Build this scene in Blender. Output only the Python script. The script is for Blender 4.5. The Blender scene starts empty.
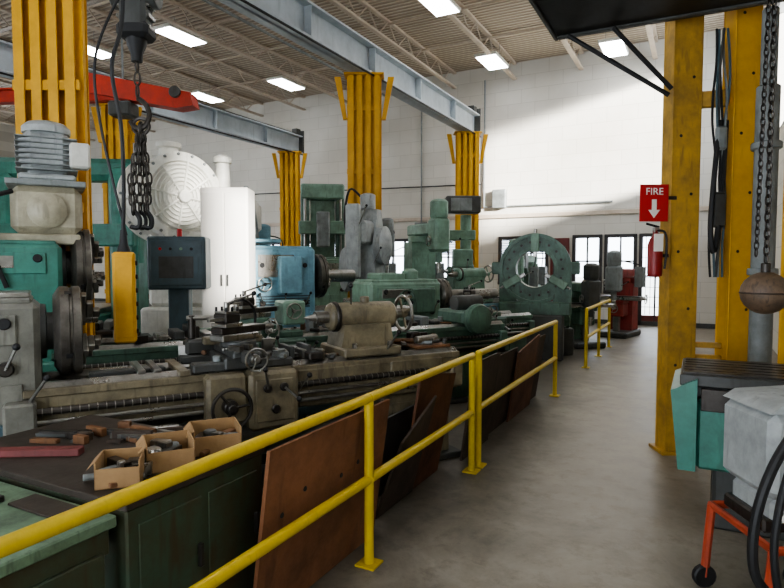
import bpy, bmesh, math, random
from mathutils import Vector, Matrix
random.seed(7)
YAW=math.radians(27.6); S=math.sin(YAW); C=math.cos(YAW)
CAMH=1.7
def at(l,d): # shop-floor plan: l metres sideways, d metres ahead of the entrance point -> room axes
    return (-S*d+C*l, C*d+S*l)
# ---------------------------------------------------------------- materials
def lin(h):
    h=h.lstrip('#'); o=[]
    for i in (0,2,4):
        c=int(h[i:i+2],16)/255
        o.append(c/12.92 if c<=.04045 else ((c+.055)/1.055)**2.4)
    return (*o,1)
def mat(name,col,rough=.5,metal=0,grime=.35,gcol='#2a241c',scale=4,bump=.05,emit=0,spec=.5,fine=40):
    m=bpy.data.materials.new(name); m.use_nodes=True; nt=m.node_tree; N=nt.nodes; L=nt.links
    b=N['Principled BSDF']; tc=N.new('ShaderNodeTexCoord')
    n1=N.new('ShaderNodeTexNoise'); n1.inputs['Scale'].default_value=scale; n1.inputs['Detail'].default_value=8; n1.inputs['Roughness'].default_value=.68
    L.new(tc.outputs['Object'],n1.inputs['Vector'])
    r=N.new('ShaderNodeValToRGB'); r.color_ramp.elements[0].position=.36; r.color_ramp.elements[1].position=.66
    r.color_ramp.elements[0].color=(0,0,0,1); r.color_ramp.elements[1].color=(1,1,1,1)
    L.new(n1.outputs['Fac'],r.inputs['Fac'])
    # vertical oil streaks / chips
    mp=N.new('ShaderNodeMapping'); mp.inputs['Scale'].default_value=(1,1,.18); L.new(tc.outputs['Object'],mp.inputs['Vector'])
    n3=N.new('ShaderNodeTexNoise'); n3.inputs['Scale'].default_value=scale*5; n3.inputs['Detail'].default_value=5; L.new(mp.outputs['Vector'],n3.inputs['Vector'])
    r3=N.new('ShaderNodeValToRGB'); r3.color_ramp.elements[0].position=.5; r3.color_ramp.elements[1].position=.68
    r3.color_ramp.elements[0].color=(0,0,0,1); r3.color_ramp.elements[1].color=(.9,.9,.9,1); L.new(n3.outputs['Fac'],r3.inputs['Fac'])
    mxx=N.new('ShaderNodeMath'); mxx.operation='MAXIMUM'; L.new(r.outputs['Color'],mxx.inputs[0]); L.new(r3.outputs['Color'],mxx.inputs[1])
    mu=N.new('ShaderNodeMath'); mu.operation='MULTIPLY'; mu.inputs[1].default_value=grime; L.new(mxx.outputs[0],mu.inputs[0])
    mx=N.new('ShaderNodeMix'); mx.data_type='RGBA'; mx.inputs['A'].default_value=lin(col); mx.inputs['B'].default_value=lin(gcol)
    L.new(mu.outputs[0],mx.inputs['Factor']); L.new(mx.outputs['Result'],b.inputs['Base Color'])
    n2=N.new('ShaderNodeTexNoise'); n2.inputs['Scale'].default_value=fine; n2.inputs['Detail'].default_value=4; L.new(tc.outputs['Object'],n2.inputs['Vector'])
    mr=N.new('ShaderNodeMapRange'); mr.inputs['To Min'].default_value=max(.05,rough-.12); mr.inputs['To Max'].default_value=min(1,rough+.15)
    L.new(n1.outputs['Fac'],mr.inputs['Value']); L.new(mr.outputs['Result'],b.inputs['Roughness'])
    if bump>0:
        bp=N.new('ShaderNodeBump'); bp.inputs['Strength'].default_value=bump; bp.inputs['Distance'].default_value=.02
        L.new(n2.outputs['Fac'],bp.inputs['Height']); L.new(bp.outputs['Normal'],b.inputs['Normal'])
    b.inputs['Metallic'].default_value=metal
    b.inputs['Specular IOR Level'].default_value=spec
    if emit>0:
        b.inputs['Emission Color'].default_value=lin(col); b.inputs['Emission Strength'].default_value=emit
    return m
CREAM=mat('cream_enamel','#8a7f66',.4,grime=.7)
CREAML=mat('cream_light','#b5ae96',.45,grime=.45)
HEADG=mat('worn_headstock','#7f7e74',.36,grime=.6)
GREEN=mat('machine_green','#587867',.42,grime=.62)
GREENL=mat('light_green','#7f9f8b',.45,grime=.5)
GREEND=mat('dark_green','#3d5240',.5,grime=.85,gcol='#432e18',scale=3)
TEAL=mat('teal_paint','#4a8c7c',.4,grime=.45)
BLUE=mat('machine_blue','#7ba9bb',.4,grime=.42)
SLATE=mat('slate_paint','#4a6069',.45,grime=.4)
WHITE=mat('white_enamel','#dcdbd2',.45,grime=.35,gcol='#7a7568')
GREY=mat('grey_casting','#8a908f',.5,grime=.5)
GREYL=mat('light_grey_casting','#aeb3b2',.45,grime=.45)
GREYD=mat('dark_casting','#4b4d4b',.45,grime=.6)
STEEL=mat('bright_steel','#a8a6a0',.28,metal=.9,grime=.5,gcol='#3a342c')
DSTEEL=mat('oily_steel','#4e4a46',.36,metal=.7,grime=.6,gcol='#201a14')
CHUCK=mat('chuck_steel','#77736c',.36,metal=.75,grime=.65,gcol='#2e2822',scale=6)
BLACK=mat('black_rubber','#17181a',.55,grime=.2)
YEL=mat('rail_yellow','#d6b926',.4,grime=.2,gcol='#5e420e',scale=8)
YELC=mat('column_yellow','#dba51e',.5,grime=.35,gcol='#7a5010',scale=2.5)
YELD=mat('worn_yellow','#c69a38',.5,grime=.65,gcol='#6a5434',scale=5)
BEAM=mat('beam_grey','#b6bfc4',.5,grime=.35,gcol='#6b6e70',scale=2)
RED=mat('crane_red','#c23c28',.45,grime=.35)
REDS=mat('sign_red','#b81c1c',.5,grime=.12)
ORNG=mat('orange_paint','#b84a2c',.5,grime=.5)
RUST=mat('rusty_plate','#6b4228',.7,grime=.75,gcol='#2f2018',scale=3.5,bump=.2)
PLY=mat('old_plywood','#8a5c3c',.8,grime=.65,gcol='#3f2818',scale=2.2,bump=.15)
DPLY=mat('dark_board','#4a3c30',.75,grime=.6,gcol='#1e1814',scale=2.5,bump=.15)
CARD=mat('cardboard','#a3835c',.85,grime=.35,gcol='#5a4026',bump=.08)
WOOD=mat('wood_block','#7d5636',.6,grime=.5)
BALL=mat('hoist_weight','#7a6450',.5,grime=.7,gcol='#36302a',scale=9)
MAROON=mat('maroon_paint','#6a2c28',.5)
SIGNW=mat('sign_white','#e8e4dc',.5,grime=.05,bump=0)
JOIST=mat('joist_paint','#c6b8a6',.6,grime=.3,gcol='#7e7267')
LAMP=mat('lamp_diffuser','#fbfcff',.5,grime=0,bump=0,emit=16)
FRAME=mat('window_frame','#3c3a3a',.5)
TOP=mat('bench_top','#40372f',.55,grime=.7,scale=6)
GLOSSR=mat('machine_red','#9c3a34',.45,grime=.5)
def wallmat():
    m=bpy.data.materials.new('painted_block_wall'); m.use_nodes=True; nt=m.node_tree; N=nt.nodes; L=nt.links; b=N['Principled BSDF']
    tc=N.new('ShaderNodeTexCoord'); mp=N.new('ShaderNodeMapping'); L.new(tc.outputs['Object'],mp.inputs['Vector']); mp.inputs['Rotation'].default_value=(math.radians(90),0,0)
    br=N.new('ShaderNodeTexBrick'); br.inputs['Scale'].default_value=1; br.inputs['Brick Width'].default_value=.8; br.inputs['Row Height'].default_value=.4; br.inputs['Mortar Size'].default_value=.008
    br.inputs['Color1'].default_value=lin('#d6d3ca'); br.inputs['Color2'].default_value=lin('#d1cec5'); br.inputs['Mortar'].default_value=lin('#c2beb4')
    L.new(mp.outputs['Vector'],br.inputs['Vector'])
    n=N.new('ShaderNodeTexNoise'); n.inputs['Scale'].default_value=.7; n.inputs['Detail'].default_value=6; L.new(tc.outputs['Object'],n.inputs['Vector'])
    r=N.new('ShaderNodeValToRGB'); r.color_ramp.elements[0].position=.3; r.color_ramp.elements[1].position=.7
    r.color_ramp.elements[0].color=(.84,.82,.79,1); r.color_ramp.elements[1].color=(1,1,1,1); L.new(n.outputs['Fac'],r.inputs['Fac'])
    mx=N.new('ShaderNodeMix'); mx.data_type='RGBA'; mx.blend_type='MULTIPLY'; mx.inputs['Factor'].default_value=1
    L.new(br.outputs['Color'],mx.inputs['A']); L.new(r.outputs['Color'],mx.inputs['B']); L.new(mx.outputs['Result'],b.inputs['Base Color'])
    b.inputs['Roughness'].default_value=.8
    return m
WALL=wallmat()
def floormat():
    m=bpy.data.materials.new('worn_concrete'); m.use_nodes=True; nt=m.node_tree; N=nt.nodes; L=nt.links; b=N['Principled BSDF']
    tc=N.new('ShaderNodeTexCoord')
    n=N.new('ShaderNodeTexNoise'); n.inputs['Scale'].default_value=1.2; n.inputs['Detail'].default_value=12; n.inputs['Roughness'].default_value=.72; n.inputs['Distortion'].default_value=.3
    L.new(tc.outputs['Object'],n.inputs['Vector'])
    r=N.new('ShaderNodeValToRGB'); e=r.color_ramp.elements; e[0].position=.32; e[0].color=lin('#6c655a'); e[1].position=.68; e[1].color=lin('#9d9588')
    x=r.color_ramp.elements.new(.5); x.color=lin('#877f72'); L.new(n.outputs['Fac'],r.inputs['Fac'])
    v=N.new('ShaderNodeTexNoise'); v.inputs['Scale'].default_value=6; v.inputs['Detail'].default_value=10; v.inputs['Roughness'].default_value=.75; L.new(tc.outputs['Object'],v.inputs['Vector'])
    r2=N.new('ShaderNodeValToRGB'); e=r2.color_ramp.elements; e[0].position=.28; e[0].color=(.42,.4,.37,1); e[1].position=.5; e[1].color=(1,1,1,1); L.new(v.outputs['Fac'],r2.inputs['Fac'])
    mx=N.new('ShaderNodeMix'); mx.data_type='RGBA'; mx.blend_type='MULTIPLY'; mx.inputs['Factor'].default_value=.7
    L.new(r.outputs['Color'],mx.inputs['A']); L.new(r2.outputs['Color'],mx.inputs['B'])
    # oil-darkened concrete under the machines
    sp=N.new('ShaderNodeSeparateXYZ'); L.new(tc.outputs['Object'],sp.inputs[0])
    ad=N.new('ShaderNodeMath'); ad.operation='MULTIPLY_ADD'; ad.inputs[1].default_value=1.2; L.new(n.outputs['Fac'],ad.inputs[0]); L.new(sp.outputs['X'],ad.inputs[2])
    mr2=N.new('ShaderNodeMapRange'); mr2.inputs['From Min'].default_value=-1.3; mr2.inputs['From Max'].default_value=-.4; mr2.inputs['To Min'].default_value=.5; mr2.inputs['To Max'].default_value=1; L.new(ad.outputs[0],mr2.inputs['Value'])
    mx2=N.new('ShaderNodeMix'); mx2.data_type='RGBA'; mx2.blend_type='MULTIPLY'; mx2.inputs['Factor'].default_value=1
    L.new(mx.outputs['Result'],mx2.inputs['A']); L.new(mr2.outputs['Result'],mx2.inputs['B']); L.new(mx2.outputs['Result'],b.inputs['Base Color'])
    mr=N.new('ShaderNodeMapRange'); mr.inputs['To Min'].default_value=.3; mr.inputs['To Max'].default_value=.6; L.new(n.outputs['Fac'],mr.inputs['Value']); L.new(mr.outputs['Result'],b.inputs['Roughness'])
    bp=N.new('ShaderNodeBump'); bp.inputs['Strength'].default_value=.12; bp.inputs['Distance'].default_value=.01; L.new(v.outputs['Fac'],bp.inputs['Height']); L.new(bp.outputs['Normal'],b.inputs['Normal'])
    return m
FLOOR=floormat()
def deckmat():
    m=bpy.data.materials.new('roof_deck'); m.use_nodes=True; nt=m.node_tree; N=nt.nodes; L=nt.links; b=N['Principled BSDF']
    tc=N.new('ShaderNodeTexCoord'); sp=N.new('ShaderNodeSeparateXYZ'); L.new(tc.outputs['Object'],sp.inputs[0])
    a=N.new('ShaderNodeMath'); a.operation='MULTIPLY'; a.inputs[1].default_value=42; L.new(sp.outputs['Y'],a.inputs[0])
    s=N.new('ShaderNodeMath'); s.operation='SINE'; L.new(a.outputs[0],s.inputs[0])
    r=N.new('ShaderNodeValToRGB'); e=r.color_ramp.elements; e[0].color=lin('#a09383'); e[1].color=lin('#c4b8a8'); e[0].position=.0; e[1].position=.6; L.new(s.outputs[0],r.inputs['Fac'])
    L.new(r.outputs['Color'],b.inputs['Base Color']); b.inputs['Roughness'].default_value=.7
    bp=N.new('ShaderNodeBump'); bp.inputs['Strength'].default_value=.6; bp.inputs['Distance'].default_value=.05; L.new(s.outputs[0],bp.inputs['Height']); L.new(bp.outputs['Normal'],b.inputs['Normal'])
    return m
DECK=deckmat()
# ---------------------------------------------------------------- mesh builder
class MB:
    def __init__(s): s.v=[]; s.f=[]; s.fm=[]; s.mats=[]; s.T=Matrix.Identity(4)
    def add(s,vs,fs,m):
        if m not in s.mats: s.mats.append(m)
        k=s.mats.index(m); o=len(s.v)
        s.v+= [s.T@Vector(p) for p in vs]
        for f in fs: s.f.append([i+o for i in f]); s.fm.append(k)
    def b(s,x0,x1,y0,y1,z0,z1,m,c=None,R=None):
        cx,cy,cz=(x0+x1)/2,(y0+y1)/2,(z0+z1)/2; hx,hy,hz=abs(x1-x0)/2,abs(y1-y0)/2,abs(z1-z0)/2
        if c is None: c=min(.012,min(hx,hy,hz)*.3)
        c=min(c,hx*.9,hy*.9,hz*.9)
        vs=[];ix={}
        for a in (-1,1):
            for d in (-1,1):
                for e in (-1,1):
                    for k in range(3):
                        p=[a*(hx-c),d*(hy-c),e*(hz-c)]
                        p[k]=(a*hx,d*hy,e*hz)[k]
                        ix[(a,d,e,k)]=len(vs); vs.append(Vector(p))
        fs=[]
        for k in range(3):
            o=[i for i in range(3) if i!=k]
            for sg in (-1,1):
                q=[]
                for (i,j) in ((-1,-1),(1,-1),(1,1),(-1,1)):
                    t=[0,0,0]; t[k]=sg; t[o[0]]=i; t[o[1]]=j; q.append(ix[(*t,k)])
                fs.append(q)
        for k in range(3):
            o=[i for i in range(3) if i!=k]
            for i in (-1,1):
                for j in (-1,1):
                    t=[0,0,0]; t[o[0]]=i; t[o[1]]=j
                    a1=list(t);a1[k]=-1;a2=list(t);a2[k]=1
                    fs.append([ix[(*a1,o[0])],ix[(*a2,o[0])],ix[(*a2,o[1])],ix[(*a1,o[1])]])
        for a in (-1,1):
            for d in (-1,1):
                for e in (-1,1): fs.append([ix[(a,d,e,0)],ix[(a,d,e,1)],ix[(a,d,e,2)]])
        if R is not None: vs=[R@p for p in vs]
        s.add([(p.x+cx,p.y+cy,p.z+cz) for p in vs],fs,m)
    def rev(s,o,ax,prof,m,n=24):
        ax=Vector(ax).normalized(); o=Vector(o)
        u=ax.orthogonal().normalized(); w=ax.cross(u)
        vs=[];fs=[]
        for (t,r) in prof:
            for i in range(n):
                a=2*math.pi*i/n; vs.append(o+ax*t+(u*math.cos(a)+w*math.sin(a))*max(r,.0005))
        for j in range(len(prof)-1):
            for i in range(n):
                k=(i+1)%n; fs.append([j*n+i,j*n+k,(j+1)*n+k,(j+1)*n+i])
        fs.append(list(range(n))[::-1]); fs.append([(len(prof)-1)*n+i for i in range(n)])
        s.add(vs,fs,m)
    def cyl(s,p0,p1,r,m,n=16,r2=None,c=None):
        p0=Vector(p0);p1=Vector(p1);L=(p1-p0).length
        if r2 is None: r2=r
        if c is None: c=min(.01,r*.2,L*.2)
        s.rev(p0,p1-p0,[(0,r-c),(c,r),(L-c,r2),(L,r2-c)],m,n)
    def tube(s,pts,r,m,n=8,closed=False):
        P=[Vector(p) for p in pts]; N=len(P); vs=[];fs=[]; u=None
        for i in range(N):
            if closed: t=(P[(i+1)%N]-P[i-1])
            else: t=(P[min(i+1,N-1)]-P[max(i-1,0)])
            t.normalize()
            if u is None: u=t.orthogonal().normalized()
            else:
                u=u-t*u.dot(t); u.normalize()
            w=t.cross(u)
            for k in range(n):
                a=2*math.pi*k/n; vs.append(P[i]+(u*math.cos(a)+w*math.sin(a))*r)
        R=N if closed else N-1
        for i in range(R):
            for k in range(n):
                j=(i+1)%N; q=(k+1)%n; fs.append([i*n+k,i*n+q,j*n+q,j*n+k])
        if not closed: fs.append(list(range(n))[::-1]); fs.append([(N-1)*n+k for k in range(n)])
        s.add(vs,fs,m)
    def curve(s,pts,r,m,n=8,sub=6):
        P=[Vector(p) for p in pts]; Q=[]
        for i in range(len(P)-1):
            p0=P[max(i-1,0)];p1=P[i];p2=P[i+1];p3=P[min(i+2,len(P)-1)]
            for k in range(sub):
                t=k/sub; Q.append(.5*((2*p1)+(p2-p0)*t+(2*p0-5*p1+4*p2-p3)*t*t+(3*p1-p0-3*p2+p3)*t**3))
        Q.append(P[-1]); s.tube(Q,r,m,n)
    def torus(s,c,ax,R,r,m,n=28,k=8,arc=None):
        ax=Vector(ax).normalized(); u=ax.orthogonal().normalized(); w=ax.cross(u); c=Vector(c)
        s.tube([c+(u*math.cos(2*math.pi*i/n)+w*math.sin(2*math.pi*i/n))*R for i in range(n)],r,m,k,True)
    def sph(s,c,r,m,sc=(1,1,1),n=14):
        pr=[(-math.cos(math.pi*i/10)*r,math.sin(math.pi*i/10)*r) for i in range(11)]
        T=s.T; s.T=T@Matrix.Translation(c)@Matrix.Diagonal((*sc,1)); s.rev((0,0,0),(0,0,1),pr,m,n); s.T=T
    def prism(s,poly,ax,a,b,m):
        n=len(poly)
        def P(p,t):
            if ax=='x': return (t,p[0],p[1])
            if ax=='y': return (p[0],t,p[1])
            return (p[0],p[1],t)
        vs=[P(p,a) for p in poly]+[P(p,b) for p in poly]
        fs=[list(range(n)),list(range(n,2*n))[::-1]]+[[i,(i+1)%n,(i+1)%n+n,i+n] for i in range(n)]
        s.add(vs,fs,m)
    def wheel(s,c,ax,R,m,sp=3,m2=None,r=None,knob=True):
        m2=m2 or m; r=r or R*.1; ax=Vector(ax).normalized(); c=Vector(c); u=ax.orthogonal().normalized(); w=ax.cross(u)
        s.torus(c,ax,R,r,m2); s.cyl(c-ax*R*.25,c+ax*R*.2,R*.24,m,14)
        for i in range(sp):
            a=2*math.pi*i/sp+.4; d=u*math.cos(a)+w*math.sin(a); s.tube([c+d*R*.1,c+d*R*.97],R*.075,m,6)
        if knob:
            d=u*math.cos(1)+w*math.sin(1); s.cyl(c+d*R,c+d*R+ax*R*.45,R*.09,STEEL,8)
    def lever(s,p,q,m=STEEL,r=.009,ball=.02,bm=None):
        s.tube([p,q],r,m,6); s.sph(q,ball,bm or BLACK,n=10)
    def done(s,name,loc=(0,0,0),rot=0,parent=None):
        me=bpy.data.meshes.new(name); me.from_pydata([tuple(p) for p in s.v],[],s.f)
        for m in s.mats: me.materials.append(m)
        me.polygons.foreach_set('material_index',s.fm)
        bm=bmesh.new(); bm.from_mesh(me); bmesh.ops.recalc_face_normals(bm,faces=bm.faces); bm.to_mesh(me); bm.free()
        me.polygons.foreach_set('use_smooth',[True]*len(me.polygons)); me.set_sharp_from_angle(angle=math.radians(35)); me.update()
        ob=bpy.data.objects.new(name,me); bpy.context.scene.collection.objects.link(ob)
        ob.location=loc; ob.rotation_euler=(0,0,rot)
        return ob
    def put(s,name,l,d,h=0,ang=0):
        x,y=at(l,d); return s.done(name,(x,y,h),YAW+math.radians(ang))
def again(ob,loc,rot=0,name=None):
    o=ob.copy(); o.location=loc; o.rotation_euler=(0,0,rot); bpy.context.scene.collection.objects.link(o)
    if name: o.name=name
    return o
# ---------------------------------------------------------------- room
XL,XR,YB,YF,H=-26,1.3,-4,17.4,7.6
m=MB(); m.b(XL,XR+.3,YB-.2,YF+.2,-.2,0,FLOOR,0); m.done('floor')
ASPH=mat('outside_asphalt','#c4c4c0',.9)
m=MB(); m.b(XL-40,XR+60,YF+.2,YF+60,-.3,-.05,ASPH,0); m.done('ground_outside')
m=MB(); m.b(XL,XR+.3,YB-.2,YF+.2,H,H+.2,DECK,0); m.done('ceiling')
def wall(name,axis,fixed,thick,a0,a1,z0,z1,holes,ma):
    m=MB(); xs=sorted(set([a0,a1]+[h[0] for h in holes]+[h[1] for h in holes])); 
    for i in range(len(xs)-1):
        c=(xs[i]+xs[i+1])/2; hs=sorted([(h[2],h[3]) for h in holes if h[0]<c<h[1]]); z=z0
        seg=[]
        for (p,q) in hs:
            if p>z: seg.append((z,p))
            z=q
        if z<z1: seg.append((z,z1))
        for (p,q) in seg:
            if axis=='x': m.b(xs[i],xs[i+1],fixed,fixed+thick,p,q,ma,0)
            else: m.b(fixed,fixed+thick,xs[i],xs[i+1],p,q,ma,0)
    return m.done(name)
fw=[(-20.5,-19,1.3,2.45),(-18,-16.6,1.3,2.45),(-15.1,-13.6,1.3,2.45),(-12.9,-11.2,1.3,2.45),(-9.5,-8.2,1.3,2.45),(-7.6,-6.6,1.2,2.45),(-5.4,-4.0,1.1,2.45),(-3.22,-2.5,.9,2.45),(-2.35,-1.6,.9,2.45),(-1.45,-.72,.0,2.45)]
wall('wall_back','x',YF,.2,XL,XR+.3,0,H,fw,WALL)
sun_openings=[(12.7,16.3,4.3,7.4),(1.62,2.35,2.75,5.6)]  # unseen openings, placed and sized to throw sun on back wall and white machines
wall('wall_right','y',XR,.3,YB,YF,0,H,sun_openings,WALL)
wall('wall_left','y',XL-.2,.2,YB,YF,0,H,[(-2,4,1.5,5.0),(7,13,1.5,5.0)],WALL)
wall('light_block_wall','x',YB-.2,.2,XL,XR,0,H,[(-6,.3,0,3.9),(-22,-13,1,4.5)],WALL)  # unseen wall added behind the camera to cut fill light; openings sized for that
BLIND=mat('blue_blind','#5a74a8',.5,grime=.1)
for i,(a,b_,z0,z1) in enumerate(fw):
    m=MB(); t=.045; y0,y1=YF-.02,YF+.1
    m.b(a-.05,b_+.05,y0-.02,y1,z1-t,z1+.05,FRAME); 
    if z0>.1: m.b(a-.05,b_+.05,y0-.05,y1,z0-.05,z0+t,FRAME)
    m.b(a-.05,a+t,y0-.02,y1,z0,z1,FRAME); m.b(b_-t,b_+.05,y0-.02,y1,z0,z1,FRAME)
    n=2 if b_-a>1 else 1
    for k in range(1,n+1):
        x=a+(b_-a)*k/(n+1); m.b(x-.02,x+.02,y0,y1,z0,z1,FRAME)
    zz=z0+(z1-z0)*.55; m.b(a,b_,y0,y1,zz-.02,zz+.02,FRAME)
    if i in (0,2,3,5,6): # blinds part way down
        for k in range(9): m.b(a+.04,b_-.04,y1+.01,y1+.03,z1-.08-k*.05,z1-.045-k*.05,BLIND,.001)
    if i==9:
        m.b(a,b_,y0,y1,0,.28,MAROON)
        for k in range(7): m.b(a,b_,y0+.02,y1-.02,.5+k*.27,.51+k*.27,FRAME)
        for k in range(5): x=a+.12+k*.12; m.b(x,x+.008,y0+.02,y1-.02,.3,2.4,FRAME)
    m.done('door_1' if i==9 else 'window_%d'%(i+1))
m=MB(); m.b(-3.88,-3.35,YF-.06,YF-.002,0,2.42,MAROON); m.b(-3.8,-3.45,YF-.08,YF-.05,1.3,2.2,GREYD); m.cyl((-3.42,YF-.06,1),(-3.42,YF-.14,1),.03,STEEL); m.done('door_2')
for i,(a,b_,z0,z1) in enumerate(sun_openings):
    m=MB(); 
    for x in (a,b_-.05): m.b(XR,XR+.1,x,x+.05,z0,z1,FRAME)
    m.b(XR,XR+.1,a,b_,z0,z0+.05,FRAME); m.b(XR,XR+.1,a,b_,z1-.05,z1,FRAME)
    m.done('window_%d'%(i+20))  # frames around the added sun openings, out of view
m=MB(); m.b(XL,XR,YF-.06,YF-.001,3.05,3.17,JOIST); m.done('trim_1')
m=MB(); m.b(XL,XR,YF-.04,YF-.001,0,.12,GREYD); m.done('baseboard_back')
m=MB()
m.tube([(-5.9,YF-.06,7.2),(-5.9,YF-.06,3.4),(-2.2,YF-.06,3.4)],.03,GREY)
m.tube([(-8,YF-.06,7.4),(-8,YF-.06,2.6)],.025,GREY)
m.tube([(-16,YF-.06,4.3),(-6,YF-.06,4.1)],.02,GREYD)
m.b(-5.6,-5.2,YF-.2,YF-.02,3.35,3.9,GREY); m.b(-8.2,-7.8,YF-.16,YF-.02,2.6,3,GREY)
m.done('wall_conduit')
m=MB(); Lj=YF-YB
m.b(-.06,.06,0,Lj,-.06,0,JOIST); m.b(-.06,.06,0,Lj,-.5,-.44,JOIST)
y=0;k=0
while y<Lj-.5:
    a=(0,y,-.47 if k%2 else -.03); b_=(0,y+.5,-.03 if k%2 else -.47); m.tube([a,b_],.018,JOIST,5); y+=.5;k+=1
j0=m.done('roof_joist',(-24,YB,H))
for k in range(1,14): again(j0,(-24+1.9*k,YB,H))
m=MB()
for y in range(-3,17,2): m.b(XL,XR,y-.025,y+.025,-.05,0,JOIST)
m.done('roof_bridging',(0,0,H-.06))
m=MB(); m.tube([(-24,8,H-.65),(1,8,H-.65)],.04,mat('sprinkler_metal','#9c9388',.5)); m.tube([(-9,-3,H-.6),(-9,17,H-.6)],.035,GREY)
for x in range(-22,1,3): m.tube([(x,8,H-.65),(x,8,H-.02)],.008,GREY,5); m.cyl((x+.2,8,H-.75),(x+.2,8,H-.65),.02,GREY)
m.done('sprinkler_pipe')
m=MB(); m.b(-.3,.3,-.6,.6,.0,.08,WHITE); m.b(-.26,.26,-.56,.56,-.015,.005,LAMP,0)
for x in (-.2,.2): m.tube([(x,0,.08),(x,0,.49)],.006,GREY,5)
first=None
for (l,d) in [(-5.05,14.4),(-3.2,18.2),(-6.1,19.6),(-7.7,15.3),(2.7,16.2),(5.6,15.2),(.95,12.6),(-2,9),(-6,9.5),(3.4,8.6),(-10,19),(-3.2,3.2),(.2,5.2),(-10,13),(-.3,1.2)]:
    x,y=at(l,d)
    if first is None: first=m.done('ceiling_lamp',(x,y,7.1))
    else: again(first,(x,y,7.1))
# ---------------------------------------------------------------- crane runways
def ibeam(m,X,y0,y1,z,hh,w,ma,t=.04):
    m.b(X-w/2,X+w/2,y0,y1,z,z+t,ma,.005); m.b(X-w/2,X+w/2,y0,y1,z+hh-t,z+hh,ma,.005); m.b(X-.02,X+.02,y0,y1,z,z+hh,ma,.002)
def runway(name,X,y0,y1):
    m=MB(); ibeam(m,X,y0,y1,5.3,.58,.36,BEAM); m.b(X-.04,X+.04,y0,y1,5.88,5.96,DSTEEL,.005)
    y=y0+.5
    while y<y1:
        for s_ in (-1,1): m.b(X+s_*.02,X+s_*.16,y-.008,y+.008,5.34,5.84,BEAM,.001)
        y+=2.1
    m.b(X-.2,X+.2,y1-.02,y1+.03,5.3,6.05,GREYD); m.b(X-.1,X+.1,y1-.25,y1-.02,5.9,6.1,GREYD)
    m.tube([(X+.22,y0,5.25),(X+.22,y1,5.25)],.02,BLACK,6)
    m.done(name)
runway('crane_runway_beam',-5.8,-3,16.1); runway('crane_runway_beam',-11.9,-3,16.1)
def column(X,Y,zt=5.3,n=4,w=.66):
    m=MB(); st=w/n
    for i in range(n):
        x=-w/2+st*(i+.5); 
        for s_ in (-1,1):
            m.b(x-.05,x+.05,s_*.13-.008,s_*.13+.008,0,zt,YELC,.003)
            m.b(x-.006,x+.006,min(0,s_*.13),max(0,s_*.13),0,zt,YELC,.002)
    m.b(-w/2,w/2,-.03,.03,0,zt,YELC,.004)
    for z in (1,2.2,3.4,4.6): m.b(-w/2,w/2,-.115,-.09,z,z+.1,YELC)
    m.b(-w/2-.1,w/2+.1,-.22,.22,0,.03,YELC); m.b(-w/2-.05,w/2+.05,-.18,.18,zt-.04,zt-.001,YELC)
    for s_ in (-1,1): m.prism([(s_*w/2,zt-.85),(s_*(w/2+.08),zt-.85),(s_*(w/2+.24),zt-.05),(s_*(w/2+.12),zt-.05)],'y',-.05,.05,YELC)
    return m.done('crane_column',(X,Y,0),YAW)
for (X,Y) in [(-5.8,3.75),(-5.8,9.95),(-5.8,15.6),(-11.9,15.6),(-11.9,9.2),(-11.9,3.4)]:
    column(X,Y)
m=MB(); m.b(-2.6,.4,-.1,.1,.02,.22,RED); m.b(-2.6,.4,-.15,.15,.22,.25,RED); m.prism([(-1.2,.55),(-.9,.62),(1.55,.12),(1.6,-.1),(1.3,-.14),(-1.1,.3)],'y',-.16,.16,RED); m.b(.1,.5,-.18,.18,-.25,.0,GREYD,.03)
for x in (-.9,1.3): m.cyl((x,-.22,.12 if x>0 else .45),(x,-.16,.12 if x>0 else .45),.1,GREYD)
for x in (-2.3,.3): m.tube([(x,0,.25),(x,0,2.3)],.02,GREY)
m.put('crane_bridge',-5.0,10.5,4.5,-3)
# ---------------------------------------------------------------- lathe builder
def chuck(m,x,y,z,r,th=.16,ma=CHUCK,jaws=3):
    m.rev((x,y,z),(1,0,0),[(0,r*.55),(0,r*.8),(th*.2,r*.97),(th*.25,r),(th*.55,r),(th*.58,r*.965),(th*.66,r*.965),(th*.7,r),(th*.95,r),(th,r*.96),(th,r*.26),(th*.6,r*.24)],ma,36)
    m.torus((x+th*1.0,y,z),(1,0,0),r*.62,r*.012,STEEL,32,5)
    for i in range(jaws):
        a=2*math.pi*i/jaws+.5
        T=m.T; m.T=T@Matrix.Translation((x+th,y,z))@Matrix.Rotation(a,4,'X')
        m.b(0,.03,-r*.09,r*.09,r*.28,r*.95,STEEL); m.b(.03,.07,-r*.08,r*.08,r*.35,r*.75,STEEL); m.b(.07,.11,-r*.08,r*.08,r*.35,r*.55,STEEL)
        m.b(-th*.6,-th*.35,-r*.07,r*.07,r*.9,r*1.005,BLACK)
        m.T=T
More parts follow.
